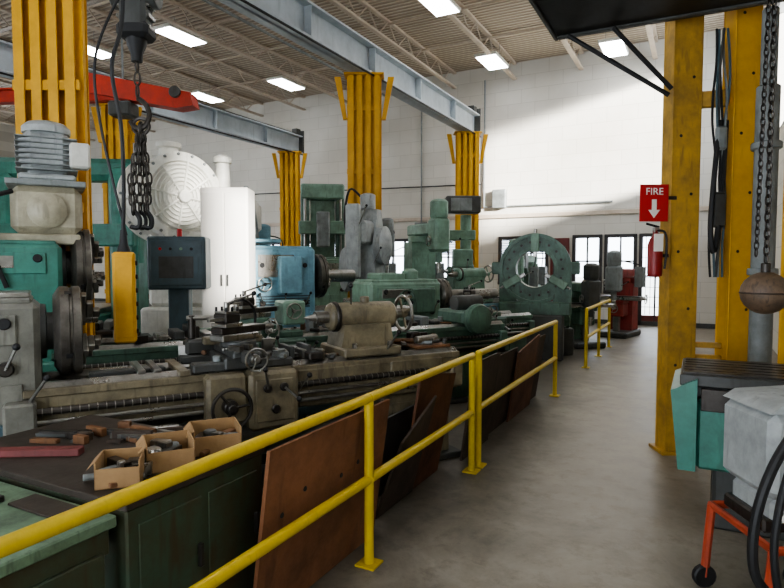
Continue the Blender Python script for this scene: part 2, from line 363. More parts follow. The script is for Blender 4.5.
def lathe(name,l,d,ang,xL,hl,xR,wh,ah,bw,body,hm,chr_,cx,cm,tx,tm,hh=.3,post=True,extra=None,sc=1.0,apron=None,basem=None):
    m=MB(); basem=basem or body; apron=apron or body
    ay=bw*.5; xh=xL+hl
    m.b(xL,xh,.0,bw,.0,wh-.3,basem,.02); m.b(xL+.08,xh-.08,-.008,.005,.12,wh-.42,basem,.006)
    pr=min(.75,(xR-xh)*.3)
    m.b(xR-pr,xR-.05,.05,bw-.05,0,wh-.3,body,.02); m.b(xR-pr+.1,xR-.15,.04,.06,.12,wh-.42,body)
    m.prism([(-.12,.34),(-.1,.26),(bw+.05,.26),(bw+.07,.34)],'x',xh,xR-pr,DSTEEL)
    m.b(xL-.02,xR+.02,-.04,bw+.04,0,.05,GREYD)
    m.b(xh-.1,xR,.0,.13,wh-.34,wh-.04,body,.015); m.b(xh-.1,xR,bw-.13,bw,wh-.34,wh-.04,body,.015)
    m.b(xh-.1,xR,.015,bw-.015,wh-.345,wh-.3,body)
    m.b(xh-.1,xR,-.02,.02,wh-.07,wh-.02,body)
    m.b(xh-.1,xR-.02,-.012,.01,wh-.33,wh-.28,DSTEEL)
    x=xh+.2
    while x<xR: m.b(x,x+.08,.1,bw-.1,wh-.3,wh-.08,body); x+=.42
    for (ya,yb) in ((.01,.12),(bw-.12,bw-.01)):
        m.b(xh-.1,xR,ya,yb,wh-.06,wh-.02,STEEL,.004)
        yc=(ya+yb)/2; m.prism([(yc-.045,wh-.02),(yc-.012,wh+.012),(yc+.012,wh+.012),(yc+.045,wh-.02)],'x',xh-.1,xR,STEEL)
    for (zz,r,ma) in ((wh-.15,.022,DSTEEL),(wh-.215,.014,STEEL),(wh-.27,.014,STEEL)):
        m.cyl((xh-.08,-.06,zz),(xR-.08,-.06,zz),r,ma,10)
    x=xh
    while x<xR-.15: m.torus((x,-.06,wh-.15),(1,.0,.0),.022,.004,STEEL,10,4); x+=.05
    m.b(xR-.14,xR-.02,-.1,.01,wh-.31,wh-.1,body,.015); m.b(xh-.2,xh-.03,-.12,.01,wh-.34,wh-.08,hm,.015)
    ht=ah+hh
    m.b(xL,xh,.0,bw,wh-.3,ht,hm,.035); m.b(xL+.04,xh-.04,.03,bw-.03,ht-.01,ht+.03,hm,.012)
    m.b(xL+.06,xh-.1,-.015,.005,wh-.22,wh+.02,hm); m.b(xL+.1,xh-.12,-.02,.004,ah-.05,ht-.07,hm,.006); m.b(xL+.16,xh-.35,-.026,-.018,ah+.0,ht-.1,STEEL,.003)
    for i in range(3):
        xx=xL+.22+i*(hl-.4)/2; m.cyl((xx,-.05,wh+.12),(xx,.0,wh+.12),.045,DSTEEL); m.lever((xx,-.06,wh+.12),(xx+.06*(i-1),-.1,wh+.26),ball=.022)
        m.cyl((xx,-.04,ah+hh*.4),(xx,.0,ah+hh*.4),.035,BLACK)
    m.rev((xh,ay,ah),(1,0,0),[(0,chr_*.62),(.03,chr_*.6),(.035,chr_*.42),(.08,chr_*.42)],GREYD,24)
    chuck(m,xh+.07,ay,ah,chr_,jaws=4)
    c=cx; s=sc
    m.b(c-.36*s,c+.36*s,-.03,.1,wh-.01,wh+.055,cm,.012); m.b(c-.36*s,c+.36*s,bw-.1,bw+.04,wh-.01,wh+.055,cm,.012)
    m.b(c-.15*s,c+.15*s,-.06,bw+.04,wh,wh+.09,cm,.012)
    m.b(c-.02,c+.34*s,-.2,-.025,wh-.42,wh-.005,apron,.025); m.b(c-.3*s,c-.02,-.17,-.025,wh-.36,wh-.01,apron,.025)
    m.b(c+.02,c+.3*s,-.212,-.195,wh-.36,wh-.06,apron,.008)
    m.wheel((c-.16*s,-.27,wh-.22),(0,-1,0),.13*s,DSTEEL,3); m.cyl((c-.16*s,-.26,wh-.22),(c-.16*s,-.17,wh-.22),.05,DSTEEL)
    for (dx,dz) in ((.1,-.12),(.22,-.12),(.16,-.27)): 
        m.cyl((c+dx*s,-.235,wh+dz),(c+dx*s,-.205,wh+dz),.03,DSTEEL)
    m.lever((c+.1*s,-.24,wh-.12),(c+.06*s,-.3,wh+.03)); m.lever((c+.22*s,-.24,wh-.12),(c+.3*s,-.3,wh-.2)); m.lever((c+.36*s,-.1,wh-.2),(c+.42*s,-.2,wh-.06))
    m.b(c-.115*s,c+.115*s,-.14,bw-.05,wh+.088,wh+.14,cm,.01); m.b(c-.06,c+.06,-.24,-.13,wh+.06,wh+.14,cm,.01)
    m.wheel((c,-.3,wh+.1),(0,-1,0),.075*s,STEEL,3); m.cyl((c,-.29,wh+.1),(c,-.24,wh+.1),.035,STEEL)
    yb=bw*.3
    m.cyl((c,yb,wh+.138),(c,yb,wh+.19),.13*s,cm,28)
    T=m.T; m.T=T@Matrix.Translation((c,yb,wh+.19))@Matrix.Rotation(math.radians(25),4,'Z')
    m.b(-.2*s,.14*s,-.075,.075,0,.05,STEEL); m.b(-.2*s,.22*s,-.06,.06,.05,.1,DSTEEL); m.cyl((.21*s,0,.07),(.32*s,0,.07),.025,STEEL); m.wheel((.34*s,0,.07),(1,0,0),.055,STEEL,2)
    if post:
        m.b(-.18*s,-.02*s,-.08,.08,.1,.13,STEEL); m.b(-.17*s,-.03*s,-.07,.07,.13,.2,DSTEEL); m.b(-.16*s,-.04*s,-.065,.065,.2,.215,STEEL)
        for i in (-.15,-.1,-.05):
            for yy in (-.055,.055): m.cyl((i*s,yy,.21),(i*s,yy,.245),.01,BLACK,6)
        m.cyl((-.1*s,0,.21),(-.1*s,0,.28),.022,STEEL); m.lever((-.1*s,0,.27),(.05,-.12,.34),ball=.018)
        m.b(-.3*s,-.1*s,-.055,-.03,.15,.175,STEEL)
    m.T=T
    if tx is not None:
        t=tx; q=ah
        m.b(t-.3,t+.22,-.0,bw,wh+.0,wh+.07,tm,.012)
        m.prism([(t-.28,wh+.07),(t+.2,wh+.07),(t+.17,q-.06),(t-.25,q-.06)],'y',ay-.15,ay+.15,tm)
        m.rev((t-.34,ay,q),(1,0,0),[(0,.085),(.02,.11),(.06,.115),(.58,.115),(.6,.1),(.62,.07)],tm,28)
        m.rev((t-.55,ay,q),(1,0,0),[(0,.003),(.1,.035),(.1,.05),(.25,.05)],STEEL,18)
        m.cyl((t-.3,ay,q),(t-.26,ay,q),.125,DSTEEL,24)
        m.wheel((t+.38,ay,q),(1,0,0),.15,tm,4,STEEL); m.cyl((t+.26,ay,q),(t+.37,ay,q),.035,STEEL)
        m.lever((t-.15,ay-.05,q+.1),(t-.2,ay-.15,q+.26)); m.lever((t+.08,.0,wh+.05),(t+.12,-.12,wh+.2)); m.cyl((t,ay,q+.1),(t,ay,q+.16),.04,tm)
        for xx in (t-.2,t+.12): m.cyl((xx,.03,wh+.07),(xx,.03,wh+.11),.022,STEEL,6)
    if extra: extra(m)
    return m.put(name,l,d,0,ang)
def clutter(m,x0,x1,y0,y1,z,n,hmax=.08,seed=1):
    rr=random.Random(seed)
    for i in range(n):
        x=rr.uniform(x0,x1); y=rr.uniform(y0,y1); a=rr.uniform(-1.2,1.2); k=rr.random(); ma=(DSTEEL,STEEL,GREYD,CHUCK,WOOD,GREY)[rr.randrange(6)]
        if k<.55: m.b(x-rr.uniform(.02,.08),x+rr.uniform(.02,.08),y-.02,y+.02,z,z+rr.uniform(.015,hmax),ma,.003,Matrix.Rotation(a,3,'Z'))
        elif k<.8: m.cyl((x,y,z),(x,y,z+rr.uniform(.02,hmax)),rr.uniform(.015,.04),ma,12)
        else:
            r=rr.uniform(.01,.022); d=Vector((math.cos(a),math.sin(a),0))*rr.uniform(.05,.12); p=Vector((x,y,z+r)); m.cyl(p-d,p+d,r,ma,10)
def ex1(m):
    m.b(-1.5,-1.3,-.05,.0,.6,.74,SLATE); m.b(-2.1,-1.45,-.06,.0,.3,.62,CREAML,.02); m.b(-1.5,-1.35,-.075,-.055,.46,.54,BLACK)
    m.b(.5,.62,.0,.5,.96,1.02,DSTEEL)
    m.b(-.45,-.38,-.03,.55,.93,.97,CREAM)
    for x in (-.7,-.6): m.b(x,x+.05,.05,.5,.95,.985,STEEL)
    m.b(-.32,.02,.42,.56,1.0,1.12,GREYD,.02); m.cyl((-.26,.5,1.12),(-.26,.5,1.3),.03,DSTEEL); m.cyl((-.3,.5,1.28),(-.1,.45,1.28),.018,STEEL)
    m.curve([(.2,.5,1.0),(.25,.55,1.3),(.1,.45,1.42),(-.05,.3,1.36),(-.08,.28,1.25)],.012,BLACK,8)
    m.b(1.5,1.85,.05,.45,.965,.99,WOOD); m.cyl((1.55,.15,1.03),(1.8,.2,1.03),.035,STEEL); m.b(1.6,1.7,.3,.4,.99,1.08,DSTEEL)
    m.b(-.98,-.5,.2,.3,.93,.97,GREYD)
    for i in range(5): m.cyl((.45+.08*i,-.1,.55),(.45+.08*i,-.03,.55),.02,DSTEEL,8)
    m.b(.4,1.1,-.03,.0,.62,.9,CREAM,.01); m.b(1.2,1.7,-.03,.0,.62,.9,CREAM,.01)
    for i in range(6):
        x=.28+.05*i; m.b(x,x+.04,.1+.03*(i%2),.36,.965,1.0+.03*(i%3),(DSTEEL,STEEL,GREYD)[i%3],.004)
    m.b(-.2,.25,.36,.44,1.08,1.14,CREAM,.01); m.cyl((-.02,.12,1.28),(-.02,.12,1.4),.02,STEEL,10)
    m.lever((-1.32,-.06,.86),(-1.22,-.14,1.02)); m.b(-2.3,-1.3,.05,.45,1.49,1.52,STEEL,.005)
    m.b(-2.0,-1.7,.1,.35,1.52,1.6,GREYD,.01); m.cyl((-1.6,.2,1.52),(-1.6,.2,1.62),.06,DSTEEL)
    clutter(m,-.34,.34,.0,.1,1.0,9,.06,3); clutter(m,-.34,.34,.42,.52,1.0,8,.1,4); clutter(m,.38,.78,.05,.45,.96,12,.08,5); clutter(m,1.45,1.82,.08,.42,.99,10,.08,6); clutter(m,-.12,.14,-.12,.02,1.085,5,.05,8)
lathe('metal_lathe',-1.06,4.2,30,-2.35,1.1,1.9,.95,1.26,.5,CREAM,HEADG,.29,0.0,GREYD,1.1,CREAM,hh=.2,extra=ex1,basem=CREAML,apron=CREAM)
def ex2(m):
    m.b(-1.6,-.95,.1,.65,1.86,1.95,CREAML); m.b(-1.47,-.93,.1,.6,1.95,2.36,CREAML,.06); m.rev((-1.2,.1,2.15),(0,-1,0),[(0,.15),(.03,.15),(.05,.12),(.08,.06)],CREAML,24)
    m.b(-1.5,-.9,.08,.62,2.36,2.41,GREY)
    m.b(-1.41,-.97,.15,.57,2.41,2.47,GREYL,.02); m.b(-1.4,-.98,.16,.56,2.47,2.86,GREYL,.09); m.rev((-1.19,.36,2.84),(0,0,1),[(0,.19),(.05,.19),(.09,.15),(.11,.08)],GREYL,24)
    for k in range(7): m.b(-1.425,-.955,.135,.585,2.5+k*.045,2.512+k*.045,GREY,.003)
    m.b(-1.02,-.86,.05,.2,2.52,2.74,WHITE,.02); m.curve([(-1.45,.1,2.3),(-1.6,.0,2.2),(-1.62,-.05,1.9),(-1.5,-.03,1.5)],.02,BLACK)
    m.b(-1.8,-1.55,.0,.1,1.95,2.2,GREY)
    m.b(3.1,3.5,-.05,.5,.95,1.12,GREEN,.03); m.rev((3.3,-.05,1.02),(0,-1,0),[(0,.18),(.06,.19),(.1,.17),(.12,.08)],GREEN,28); m.cyl((3.15,.2,1.2),(3.55,.2,1.2),.1,GREYD,20)
    for i in range(9): m.b(1.5+.16*i,1.6+.16*i,.1,.5,.96,1.0+.12*random.random(),(GREYD,GREEN,DSTEEL,GREY)[i%4],.01)
    m.cyl((1.6,.35,1.12),(2.6,.35,1.12),.07,STEEL,20)
    for i in range(6): m.b(-.6+.14*i,-.5+.14*i,.15,.5,.96,1.0+.1*random.random(),(GREYD,DSTEEL,STEEL)[i%3],.008)
    m.b(.9,1.15,.1,.4,1.05,1.3,GREENL,.02); m.wheel((1.0,.05,1.2),(0,-1,0),.08,STEEL)
    clutter(m,-.8,3.7,.05,.6,.965,40,.14,11)
lathe('metal_lathe',-1.86,5.59,30,-2.5,1.4,3.8,.95,1.66,.7,GREEN,TEAL,.35,.62,GREEN,None,GREEN,hh=.2,extra=ex2,sc=1.25)
def ex3(m):
    m.b(-.3,.2,.1,.5,2.0,2.05,BLUE); m.b(.1,.45,-.12,.0,1.25,1.8,BLUE,.02); m.wheel((-.1,-.06,1.4),(0,-1,0),.1,STEEL)
    for i in range(5): m.b(-.3,.6,-.012,.0,1.05+i*.04,1.07+i*.04,SLATE,.002)
    m.cyl((.95,.35,1.5),(1.5,.35,1.5),.1,STEEL,24)
    for i in range(8): m.b(2.6+.14*i,2.7+.14*i,.1,.6,1.0,1.05+.15*random.random(),(GREYD,GREEN,DSTEEL,GREY)[i%4],.01)
    clutter(m,2.3,4.2,.05,.65,1.0,20,.2,12)
lathe('metal_lathe',-1.75,8.5,30,-.35,1.05,4.3,1.0,1.5,.7,BLUE,BLUE,.34,1.9,GREEN,3.9,GREENL,hh=.42,extra=ex3,sc=1.2)
def ex4(m):
    m.wheel((.0,-.12,1.2),(0,-1,0),.13,GREEN); m.b(.1,.5,-.08,0,1.0,1.35,GREEN,.02); m.cyl((1.0,.3,1.22),(1.9,.3,1.22),.08,STEEL,20)
    m.rev((.3,.3,1.46),(0,0,1),[(0,.12),(.12,.12),(.16,.06)],GREENL,20); m.b(-.3,.1,.1,.5,1.45,1.56,GREENL,.02)
lathe('metal_lathe',.15,8.15,30,-.5,1.15,2.4,.9,1.22,.6,GREEN,GREENL,.25,1.35,GREEN,None,GREEN,hh=.22,extra=ex4,sc=1.1)
lathe('metal_lathe',-4.6,8.6,30,-2.4,1.2,.25,1.0,1.45,.6,SLATE,SLATE,.25,-.3,GREYD,None,GREYD,hh=.3)
lathe('metal_lathe',-.6,13.2,30,-1.2,1.2,3.3,1.0,1.5,.6,GREENL,GREENL,.25,1.2,GREEN,2.8,GREEN,hh=.3)
# steady rest ring on cradle
m=MB(); n=44
def ring(m,c,r0,r1,y0,y1,ma):
    vs=[];fs=[]
    for i in range(n):
        a=2*math.pi*i/n
        for (r,y) in ((r0,y0),(r1,y0),(r1,y1),(r0,y1)): vs.append((c[0]+r*math.cos(a),y,c[1]+r*math.sin(a)))
    for i in range(n):
        j=(i+1)%n
        for k in range(4):
            q=(k+1)%4; fs.append([i*4+k,i*4+q,j*4+q,j*4+k])
    m.add(vs,fs,ma)
ring(m,(0,1.6),.36,.58,-.12,.12,GREEN); ring(m,(0,1.6),.56,.62,-.17,.17,GREEN); ring(m,(0,1.6),.33,.39,-.15,.15,GREEN)
for a in (90,210,330):
    T=m.T; m.T=T@Matrix.Translation((0,0,1.6))@Matrix.Rotation(math.radians(a-90),4,'Y'); m.b(-.07,.07,-.19,-.02,.3,.62,GREENL); m.b(-.035,.035,-.14,-.05,.2,.32,STEEL); m.cyl((0,-.08,.62),(0,-.08,.7),.03,STEEL); m.T=T
for a in range(0,360,20):
    x,z=.47*math.cos(math.radians(a)),1.6+.47*math.sin(math.radians(a)); m.cyl((x,-.12,z),(x,-.15,z),.024,DSTEEL,6)
m.b(-.62,.62,-.22,.22,.78,1.02,GREEN,.03); m.prism([(-.62,1.01),(-.3,1.01),(-.42,1.35),(-.62,1.5)],'y',-.1,.1,GREEN); m.prism([(.62,1.01),(.3,1.01),(.42,1.35),(.62,1.5)],'y',-.1,.1,GREEN)
m.b(-.5,.5,-.25,.25,0,.8,GREYD,.03); m.b(.58,.76,-.1,.1,1.5,1.72,GREEN,.02); m.b(-.76,-.58,-.1,.1,1.5,1.72,GREEN,.02)
m.put('steady_rest',2.55,10.5,0,-18)
# ---------------------------------------------------------------- milling / drilling machines
def mill(name,l,d,ang,body,head,H_=2.3,s=1.0):
    m=MB(); m.T=Matrix.Scale(s,4)
    m.b(-.35,.35,-.75,.35,0,.14,GREYD,.03); m.prism([(-.12,.14),(.35,.14),(.3,H_-.55),(-.05,H_-.55)],'x',-.26,.26,body)
    m.b(-.18,.18,-.55,-.12,.5,.82,body,.03); m.b(-.07,.07,-.5,-.35,.14,.5,STEEL); m.cyl((0,-.42,.14),(0,-.42,.5),.05,STEEL)
    m.b(-.2,.2,-.6,-.14,.82,.9,body); m.b(-.6,.6,-.6,-.28,.9,.98,STEEL); m.b(-.58,.58,-.58,-.3,.96,1.0,DSTEEL)
    for s_ in (-1,1): m.wheel((s_*.68,-.44,.94),(s_,0,0),.1,STEEL); m.cyl((s_*.6,-.44,.94),(s_*.67,-.44,.94),.025,STEEL)
    m.wheel((0,-.66,.7),(0,-1,0),.1,STEEL); m.cyl((0,-.55,.7),(0,-.65,.7),.025,STEEL)
    m.cyl((0,.1,H_-.55),(0,.1,H_-.42),.24,body,24); m.b(-.15,.15,-.6,.4,H_-.42,H_-.2,body,.03)
    m.b(-.17,.17,-.82,-.5,H_-.75,H_-.12,head,.05); m.cyl((0,-.66,H_-.95),(0,-.66,H_-.75),.07,head); m.cyl((0,-.66,H_-1.15),(0,-.66,H_-.95),.04,STEEL)
    m.rev((0,-.66,H_-.12),(0,0,1),[(0,.15),(.03,.17),(.3,.17),(.34,.13),(.36,.05)],head,24)
    m.lever((.17,-.66,H_-.6),(.38,-.8,H_-.5)); m.wheel((-.22,-.66,H_-.55),(-1,0,0),.09,STEEL)
    m.b(.28,.48,-.05,.2,1.2,1.7,GREY); m.curve([(.38,0,1.7),(.4,-.1,H_-.1),(.1,-.5,H_)],.015,BLACK,6)
    m.T=Matrix.Identity(4)
    return m.put(name,l,d,0,ang)
mill('milling_machine',.6,11.7,25,GREENL,GREENL,2.66,1.0)
mill('milling_machine',2.85,13.4,-15,GREEN,GREENL,2.1,.95)
mill('milling_machine',-.35,15.6,20,GREENL,GREY,2.6,1.0)
mill('milling_machine',3.6,15.6,-30,GREENL,GREY,2.2,.95)
mill('milling_machine',5.45,13.9,-40,GLOSSR,GREY,1.85,.95)
mill('drill_press',3.85,12.3,10,GREEN,GREYD,1.65,.9)
mill('milling_machine',-2.9,13.4,10,GREENL,BLUE,2.3,1)
m=MB(); m.cyl((0,0,0),(0,0,2.75),.12,GREENL,20); m.b(-.3,.3,-.3,.3,0,.08,GREENL); m.b(-.45,.3,-.22,.2,2.78,3.15,GREYD,.02); m.b(-.35,.1,-.235,-.215,2.83,3.1,GREY); m.b(-.32,.1,-.5,-.1,1.6,2.0,GREENL,.03); m.cyl((-.1,-.3,1.2),(-.1,-.3,1.6),.06,STEEL); m.b(-.3,.3,-.6,-.1,1.05,1.12,STEEL); m.b(-.3,.1,-.45,0,0.08,1.05,GREEN,.03)
m.b(-.45,.2,-.12,.1,2.2,2.42,GREENL,.02)
m.put('radial_drill',1.62,13.0,0,0)
m=MB(); m.T=Matrix.Scale(1.1,4)
for x in (-.5,.3): m.b(x,x+.2,-.25,.25,0,3.3,GREEN,.03)
m.b(-.5,.5,-.3,.2,3.0,3.35,GREENL,.04); m.b(-.55,.55,-.45,-.25,2.2,2.5,GREENL,.02); m.b(-.15,.15,-.6,-.45,1.9,2.7,GREY,.03); m.b(-.28,.28,-.1,.2,1.2,3.0,GREENL,.02)
m.b(-.45,.45,-.9,.5,0.2,.9,GREEN,.03); m.b(-.42,.42,-1.0,.6,.9,1.0,STEEL); m.b(-.4,.4,-.9,.4,0,.2,GREYD)
for x in (-.4,.4): m.cyl((x,-.32,1),(x,-.32,3.0),.03,STEEL,10)
m.T=Matrix.Identity(4)
m.put('planer_machine',-1.78,15.2,0,8)
m=MB()
m.T=Matrix.Scale(1.06,4)
m.b(-.45,.45,-.4,.5,0,.5,GREYL,.04); m.prism([(-.1,.5),(.45,.5),(.4,1.9),(.25,2.5),(.05,2.5),(-.05,1.6)],'x',-.22,.22,GREYL)
m.b(-.18,.18,-.4,.1,1.9,2.3,GREYL,.05); m.b(-.12,.12,-.5,-.38,1.35,2.55,GREYL,.03); m.b(-.05,.05,-.48,-.4,1.1,1.4,STEEL)
m.rev((.22,.15,1.9),(1,0,0),[(0,.3),(.06,.32),(.12,.32),(.14,.2),(.2,.1)],GREYL,28); m.rev((-.22,-.1,1.5),(-1,-.8,0),[(0,.36),(.06,.38),(.1,.35),(.12,.1)],GREYL,28)
m.cyl((0,-.12,.5),(0,-.12,.95),.26,GREY,28); m.cyl((0,-.12,.95),(0,-.12,1.02),.3,STEEL,32); m.rev((0,.18,2.5),(0,0,1),[(0,.1),(.02,.13),(.25,.13),(.28,.08)],GREYL,20)
m.lever((.22,-.1,1.6),(.42,-.3,1.85)); m.lever((.1,-.45,2.2),(.3,-.6,2.5))
m.curve([(-.1,.2,2.7),(-.3,.1,2.85),(-.35,0,2.3),(-.24,.1,1.8)],.02,BLACK)
m.T=Matrix.Identity(4)
m.put('slotting_machine',-.5,10.5,0,-20)
# ---------------------------------------------------------------- large white boring mill
m=MB()
m.b(-.9,.75,-.3,.9,0,1.0,WHITE,.04); m.b(-.85,.45,-.1,.8,1.0,2.2,WHITE,.06)
ax=Vector((.72,-.69,0)).normalized(); O=Vector((-1.02,.62,2.75))
m.rev(O,ax,[(0,.3),(.03,.36),(.12,.4),(.14,.54),(.22,.58),(.24,.7),(.3,.73),(.36,.73),(.38,.66),(.66,.66),(.68,.7),(.74,.7),(.76,.66),(.95,.66),(.98,.7),(1.06,.7),(1.08,.62),(1.08,.56),(1.04,.54),(1.04,.02)],WHITE,48)
u=ax.orthogonal().normalized(); w_=ax.cross(u)
for k in range(7): m.torus(O+ax*1.07,ax,.12+.065*k,.013,WHITE,36,5)
m.cyl(O+ax*1.04,O+ax*1.16,.1,WHITE,24)
for i in range(8):
    a=2*math.pi*i/8; dv=u*math.cos(a)+w_*math.sin(a); m.tube([O+ax*1.08+dv*.08,O+ax*1.08+dv*.56],.018,WHITE,6)
for i in range(18):
    a=2*math.pi*i/18
    for (tt,rr) in ((.36,.69),(1.06,.66)):
        c=O+ax*tt+(u*math.cos(a)+w_*math.sin(a))*rr; m.cyl(c,c+ax*.035,.024,GREY,6)
for i in range(8):
    a=2*math.pi*i/8+.2
    c=O+(u*math.cos(a)+w_*math.sin(a))*.67
    m.tube([c+ax*.38,c+ax*.95],.03,WHITE,6)
m.rev((.22,.45,2.2),(0,0,1),[(0,.14),(.5,.13),(1.15,.11),(1.17,.15),(1.25,.15),(1.29,.08)],WHITE,20)
m.rev((-.62,.3,3.42),(0,0,1),[(0,.16),(.15,.15),(.17,.2),(.24,.2),(.26,.12)],WHITE,20)
m.b(.15,.8,.2,.8,2.2,2.75,WHITE,.08); m.rev((.5,.25,2.5),(1,-.3,0),[(0,.22),(.05,.25),(.3,.25),(.34,.12)],WHITE,24)
m.b(-.1,.15,-.18,.1,1.5,2.0,GREY); m.curve([(.6,0,2.6),(.75,-.1,2.9),(.9,-.1,2.3),(.92,0,1.0)],.025,GREY)
m.b(-.5,-.2,-.13,-.08,1.2,1.9,GREY)
m.put('boring_mill',-3.05,9.5,0,0)
m=MB(); m.b(-.31,.31,-.2,.2,.12,2.68,SIGNW,.012); m.b(-.29,-.005,-.212,-.198,.2,2.62,SIGNW,.006); m.b(.005,.29,-.212,-.198,.2,2.62,SIGNW,.006); m.b(-.28,.28,-.17,.17,0,.12,GREYD)
m.b(-.05,-.03,-.235,-.21,1.4,1.55,GREYD); m.b(.03,.05,-.235,-.21,1.4,1.55,GREYD)
m.put('electrical_cabinet',-2.18,7.9,0,0)
m=MB(); m.b(-.34,.34,-.2,.2,1.38,2.02,SLATE,.02); m.b(-.3,.3,-.213,-.195,1.43,1.97,SLATE,.008); m.b(-.12,.12,-.12,.12,0.05,1.38,SLATE,.01); m.b(-.3,.3,-.25,.25,0,.05,GREYD)
for i in range(4): m.cyl((-.18+.12*i,-.21,1.87),(-.18+.12*i,-.235,1.87),.018,(REDS,BLACK,GREENL,BLACK)[i],10)
m.b(-.2,.2,-.22,-.21,1.52,1.78,GREYD,.003); m.cyl((.0,0,2.02),(.0,0,2.12),.03,REDS)
m.put('control_cabinet',-2.62,7.3,0,8)
m=MB()
for x in (-1.3,.85): m.b(x,x+.5,-.3,.4,0,3.3,TEAL,.08); 
m.rev((1.1,-.02,1.7),(0,0,1),[(0,.3),(1.6,.3),(1.7,.26),(1.78,.12)],TEAL,28)
m.b(-1.3,1.35,-.2,.3,3.2,3.6,TEAL,.1); m.b(-1.3,1.35,-.45,-.25,2.0,2.4,TEAL,.03); m.b(-.4,.2,-.75,-.45,1.7,2.7,TEAL,.05); m.cyl((-.1,-.6,1.4),(-.1,-.6,1.7),.12,STEEL)
m.b(-.8,.8,-1.1,.8,0,.8,TEAL,.04); m.b(-.75,.75,-1.2,.9,.8,.9,STEEL)
for i in range(5): m.b(-1.2,-1.0,-.32,-.29,.4+i*.5,.7+i*.5,GREY)
m.put('portal_mill',-6.0,10.9,0,5)
m=MB()
for x in (-.5,.5):
    for y in (-.25,.25): m.b(x-.03,x+.03,y-.03,y+.03,0,2.3,ORNG)
for z in (.3,.95,1.6,2.2):
    m.b(-.52,.52,-.28,-.22,z,z+.09,ORNG); m.b(-.52,.52,.22,.28,z,z+.09,ORNG); m.b(-.5,.5,-.25,.25,z+.09,z+.11,GREY)
for i,(x,z,c) in enumerate([(-.3,.41,SLATE),(.1,.41,WHITE),(-.2,1.06,WHITE),(.25,1.06,REDS),(-.3,1.71,WHITE),(.1,1.71,ORNG)]): m.b(x-.12,x+.12,-.18,.15,z,z+.25+.03*(i%3),c,.01)
m.put('storage_rack',-4.9,12.6,0,0)
m=MB()
m.b(-.5,.5,-.35,.35,0,.85,GREYD,.02); m.b(-.55,.55,-.4,.4,.85,.9,TOP)
for i in range(8): m.b(-.5+i*.12,-.42+i*.12,-.3,.1,.9,.98+.04*random.random(),(STEEL,DSTEEL,GREY,WOOD)[i%4])
clutter(m,-.45,.45,-.3,.3,.9,14,.2,21)
m.put('work_table',-3.75,7.2,0,20)
# ---------------------------------------------------------------- chain hoist + pendant
m=MB(); m.tube([(0,0,3.85),(0,0,7.05)],.012,DSTEEL,6); m.tube([(.1,0,3.85),(.1,0,7.05)],.012,DSTEEL,6)
m.b(-.1,.1,-.09,.09,3.42,3.9,GREYD,.03); m.b(-.12,.12,-.1,.1,3.38,3.5,BLACK,.03); m.cyl((-.17,0,3.72),(.17,0,3.72),.11,GREYD,24); m.rev((0,0,3.4),(0,0,-1),[(0,.08),(.06,.07),(.12,.045),(.18,.04)],BLACK,18)
for i in range(5): m.b(-.125,.125,-.06,.06,3.45+.08*i,3.48+.08*i,STEEL,.004)
def links(m,p,q,r=.022):
    p=Vector(p);q=Vector(q);dv=q-p;k=max(2,int(dv.length/(r*2.5)))
    for i in range(k):
        c=p+dv*((i+.5)/k); a=(0,1,0) if i%2 else (1,0,0)
        pts=[]
        for j in range(12):
            t=2*math.pi*j/12; s_=math.cos(t)*r*.75
            pts.append(c+Vector((s_ if a[1] else 0,s_ if a[0] else 0,math.sin(t)*r*1.7)))
        m.tube(pts,r*.28,DSTEEL,5,True)
links(m,(.0,0,3.24),(.0,0,2.95),.03)
m.curve([(0,0,2.95),(.06,0,2.9),(.085,0,2.82),(.05,0,2.74),(-.02,0,2.73),(-.06,0,2.78)],.02,DSTEEL,8)
for (x,y) in ((-.09,.03),(-.03,-.05),(.03,.04),(.09,-.03),(0,0)):
    links(m,(.02,0,2.76),(x,y,2.3),.028); links(m,(x,y,2.3),(x*.7,y,2.08),.028)
    m.curve([(x*.7,y,2.1),(x*.7+.04,y,2.04),(x*.7+.03,y,1.97),(x*.7-.03,y,1.98)],.014,BLACK,6)
m.torus((.02,0,2.74),(0,1,0),.06,.015,DSTEEL)
m.put('chain_hoist',-1.93,4.55,0,0)
m=MB(); m.b(-.075,.075,-.06,.06,1.12,1.78,YELC,.015); m.b(-.06,.06,-.067,-.058,1.16,1.74,YELC,.004); m.rev((0,0,1.78),(0,0,1),[(0,.05),(.06,.03),(.16,.02)],BLACK,12)
for i in range(6): m.cyl((.074,0,1.2+i*.1),(.09,0,1.2+i*.1),.018,BLACK,10)
pts=[(0,0,1.94),(.01,0,2.3),(.0,0,2.7),(-.05,0,3.1),(.03,0,3.5),(.02,.05,4.5),(0,.05,7.05)]
m.curve(pts,.014,BLACK,8); m.curve([(.02,0,1.9),(-.12,.02,2.6),(-.16,0,3.1),(-.04,.02,3.5),(.1,.05,3.75)],.01,BLACK,6)
m.put('hoist_pendant',-1.95,4.3,0,20)
